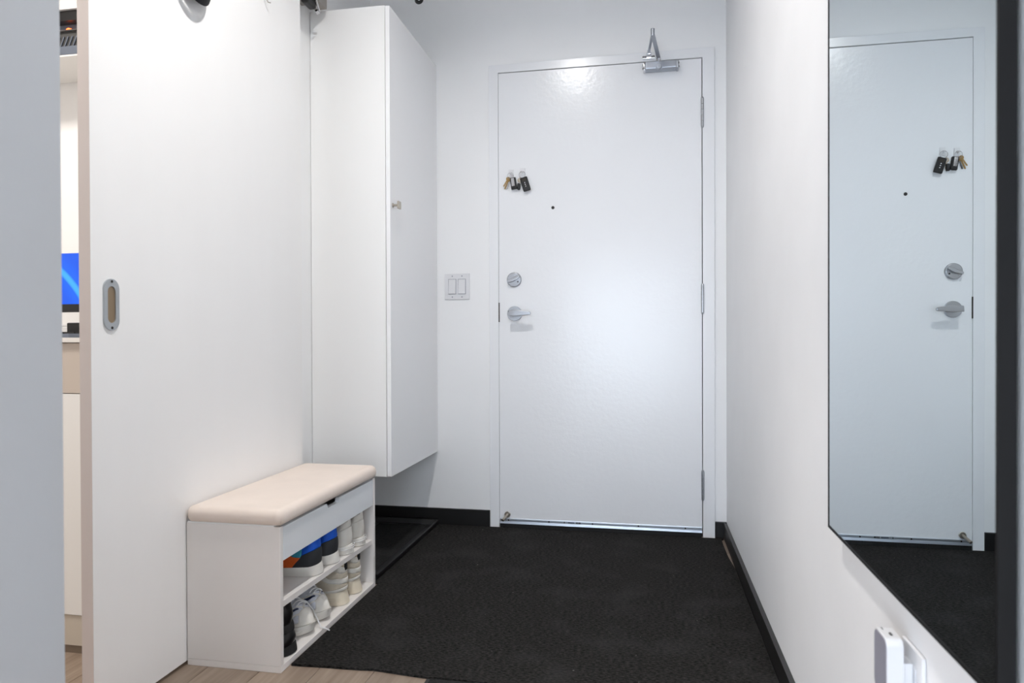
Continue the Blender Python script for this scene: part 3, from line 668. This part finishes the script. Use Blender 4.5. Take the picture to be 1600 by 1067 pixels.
# boot tray
tr = thing('boot_tray', (-1.1,2.7,0), 'black rubber boot tray under the white wall cabinet', 'tray')
bm = bmesh.new(); tx0, tx1, ty0, ty1, tz, th = -1.255, -.935, 2.322, 3.075, .0068, .030
def ring(ins, z): return [(tx0+ins,ty0+ins,z),(tx1-ins,ty0+ins,z),(tx1-ins,ty1-ins,z),(tx0+ins,ty1-ins,z)]
lv = [ring(.008,tz), ring(0,th), ring(.009,th+.001), ring(.013,th-.004), ring(.020,tz+.004)]
vl = [[bm.verts.new(p) for p in q] for q in lv]; bm.faces.new(vl[0])
for a in range(4):
    for k in range(4): bm.faces.new((vl[a][k],vl[a][(k+1)%4],vl[a+1][(k+1)%4],vl[a+1][k]))
bm.faces.new(vl[4]); bmesh.ops.bevel(bm, geom=[e for e in bm.edges], offset=.0015, segments=2, profile=.5, affect='EDGES')
part('tray_body', bm, 'rubber', tr)
bm = bmesh.new(); box(bm, tx0+.045, tx1-.045, ty0+.045, ty1-.045, tz+.004, tz+.0052, bev=.0005, seg=1)
o = part('tray_insert', bm, 'carpet2', tr, False)

# ---------------------------------------------------------------- cap on the sliding door, hooks
CY = 1.680
hk = thing('door_hook', (-1.2,CY,1.96), 'black hook at the top of the sliding door carrying the cap', 'hook')
part('hook_plate', box(bmesh.new(), -1.2037, -1.200, CY-.013, CY+.013, 1.893, 1.948, bev=.001), 'blackmat', hk)
part('hook_arm', tube(bmesh.new(), [(-1.200,CY,1.918),(-1.185,CY,1.903),(-1.172,CY,1.918)], .004, 8), 'blackmat', hk)
cp = thing('cap', (-1.16,CY,1.86), 'black cap hanging on the sliding door, at the top edge of the photo', 'cap')
bm = bmesh.new(); bmesh.ops.create_uvsphere(bm, u_segments=28, v_segments=14, radius=1)
bmesh.ops.delete(bm, geom=[v for v in bm.verts if v.co.x < -.05], context='VERTS')
for v in bm.verts: v.co = Vector((-1.192+v.co.x*.060, CY+v.co.y*.066, 1.863+v.co.z*.060))
o = part('crown', bm, 'cap', cp); m_ = o.modifiers.new('s','SOLIDIFY'); m_.thickness = .002
bm = bmesh.new(); g = []
for i in range(17):
    a = PI+PI*i/16; g.append([bm.verts.new((-1.150-.012*k-.010*math.cos(a)**2, CY+math.cos(a)*(.046+.010*k), 1.820+math.sin(a)*(.006+.024*k))) for k in range(3)])
for i in range(16):
    for k in range(2): bm.faces.new((g[i][k],g[i+1][k],g[i+1][k+1],g[i][k+1]))
o = part('brim', bm, 'cap', cp); m_ = o.modifiers.new('s','SOLIDIFY'); m_.thickness = .003
h2 = thing('wire_hook', (-1.2,2.06,1.97), 'thin silver wire hook near the top right of the sliding door', 'hook')
part('wire', tube(bmesh.new(), [(-1.2025,2.050,2.03),(-1.199,2.050,1.99),(-1.197,2.053,1.962),(-1.192,2.060,1.9485),(-1.186,2.066,1.9485)], .0018, 8), 'nickel', h2)

# small sprinkler on the back wall above the cabinet
spk = thing('sprinkler_head', (-1.033,3.1,2.436), 'small black sprinkler head on the back wall above the white cabinet', 'sprinkler')
part('head', cyl(bmesh.new(), (-1.033,3.1095,2.436), (-1.033,3.085,2.436), .022, .014, n=20, bev=.002), 'black', spk)
part('deflector', cyl(bmesh.new(), (-1.027,3.085,2.431), (-1.023,3.075,2.426), .009, n=14), 'chrome', spk)

# ---------------------------------------------------------------- the room seen through the gap
rm = thing('base_cabinet', (-2.2,1.95,0), 'white and taupe base cabinet seen through the gap beside the sliding door', 'cabinet')
cx0, cx1 = -2.9, -1.41
part('carcass', box(bmesh.new(), cx0, cx1, 1.669, 2.3185, .022, .8580), 'lam', rm, False)
for i in range(3):
    a = cx0+i*(cx1-cx0)/3
    part('drawer', box(bmesh.new(), a+.001, a+(cx1-cx0)/3-.001, 1.650, 1.668, .719, .857, bev=.001), 'taupe', rm)
    part('cupboard_door', box(bmesh.new(), a+.001, a+(cx1-cx0)/3-.001, 1.650, 1.668, .1075, .717, bev=.001), 'lam', rm)
part('plinth', box(bmesh.new(), cx0, cx1, 1.654, 1.6685, .022, .105), 'beige', rm, False)
part('toe_kick', box(bmesh.new(), cx0, cx1, 1.656, 1.72, 0, .0215), 'brownt', rm, False)
tag(BX('worktop', 'bevelw', None, cx0-.01, cx1+.01, 1.640, 2.3185, .8585, .8715, bev=.001), 'white worktop with a computer on it, behind the gap', 'worktop')
mo = thing('computer_monitor', (-1.9,2.05,.87), 'monitor with bright blue screen on the worktop behind the gap', 'monitor')
part('screen', box(bmesh.new(), -2.30, -1.76, 2.024, 2.026, .985, 1.156), 'screen', mo, False)
bm = bmesh.new(); box(bm, -2.31, -1.75, 2.0265, 2.05, .958, 1.1565, bev=.0005); box(bm, -2.31, -1.75, 2.018, 2.0265, .958, .984, bev=.001); part('bezel', bm, 'black', mo)
bm = bmesh.new(); box(bm, -2.06, -2.0, 2.05, 2.07, .88, 1.06); box(bm, -2.15, -1.91, 1.99, 2.13, .8720, .880, bev=.002); part('stand', bm, 'steel', mo)
kb = thing('keyboard', (-1.9,1.75,.87), 'black keyboard on the worktop in front of the blue monitor', 'keyboard')
part('keyboard_body', box(bmesh.new(), -2.2, -1.70, 1.80, 1.93, .8720, .884, bev=.002), 'slate', kb)
bm = bmesh.new()
for i in range(24):
    for j in range(5): box(bm, -2.19+i*.0203, -2.173+i*.0203, 1.806+j*.024, 1.826+j*.024, .884, .889)
q = part('keys', bm, 'black', kb, False); q['kind'] = 'stuff'
pp = thing('paper_stack', (-1.9,1.98,.89), 'stack of white papers beside the keyboard behind the gap', 'papers')
for i in range(5):
    part('sheet', box(bmesh.new(), -2.10+i*.004, -1.80+i*.003, 1.945, 1.987, .8722+i*.0092, .8800+i*.0092, bev=.0008, seg=1), 'paper', pp)
ms = tag(link('computer_mouse', box(bmesh.new(), -1.835, -1.765, 1.90+.034, 1.942, .8722, .92, bev=.003), 'black', smooth=True), 'black device standing against the white papers on the worktop', 'device')
# wall unit high up behind the gap
wu = thing('range_hood', (-1.95,2.2,1.86), 'dark wall-mounted hood with orange lamps high behind the gap', 'hood')
part('hood_base', box(bmesh.new(), -2.4, -1.70, 2.10, 2.3185, 1.859, 1.890, bev=.003), 'slate', wu)
part('rim', box(bmesh.new(), -2.4, -1.70, 2.098, 2.3185, 1.852, 1.858, bev=.001), 'bevelw', wu)
part('vent_panel', box(bmesh.new(), -2.4, -1.70, 2.11, 2.3185, 1.8905, 1.942), 'darkgrey', wu, False)
bm = bmesh.new()
for i in range(40): prism(bm, [(-2.39+i*.017,1.892),(-2.386+i*.017,1.892),(-2.372+i*.017,1.925),(-2.376+i*.017,1.925)], 1, 2.106, 2.11)
q = part('vent_slats', bm, 'slate', wu, False); q['kind'] = 'stuff'
part('shelf_edge', box(bmesh.new(), -2.4, -1.70, 2.10, 2.3185, 1.9425, 1.946), 'chrome', wu, False)
part('lamp_recess', box(bmesh.new(), -2.4, -1.70, 2.14, 2.3185, 1.9465, 1.982), 'slate', wu, False)
for i in range(6):
    xx = -2.366+i*.1205; part('lamp', cyl(bmesh.new(), (xx-.0,2.139,1.957), (xx,2.128,1.957), .012, .009, n=16, bev=.002), 'amber', wu)
    for dx in (-.03,.035): part('pilot_light', cyl(bmesh.new(), (xx+dx,2.139,1.953), (xx+dx,2.134,1.953), .0035, n=8), 'white', wu)
part('hood_top', box(bmesh.new(), -2.4, -1.70, 2.11, 2.3185, 1.9825, 2.017), 'black', wu, False)
part('upper_shelf', box(bmesh.new(), -2.4, -1.70, 2.10, 2.3185, 2.0175, 2.037), 'white', wu, False)
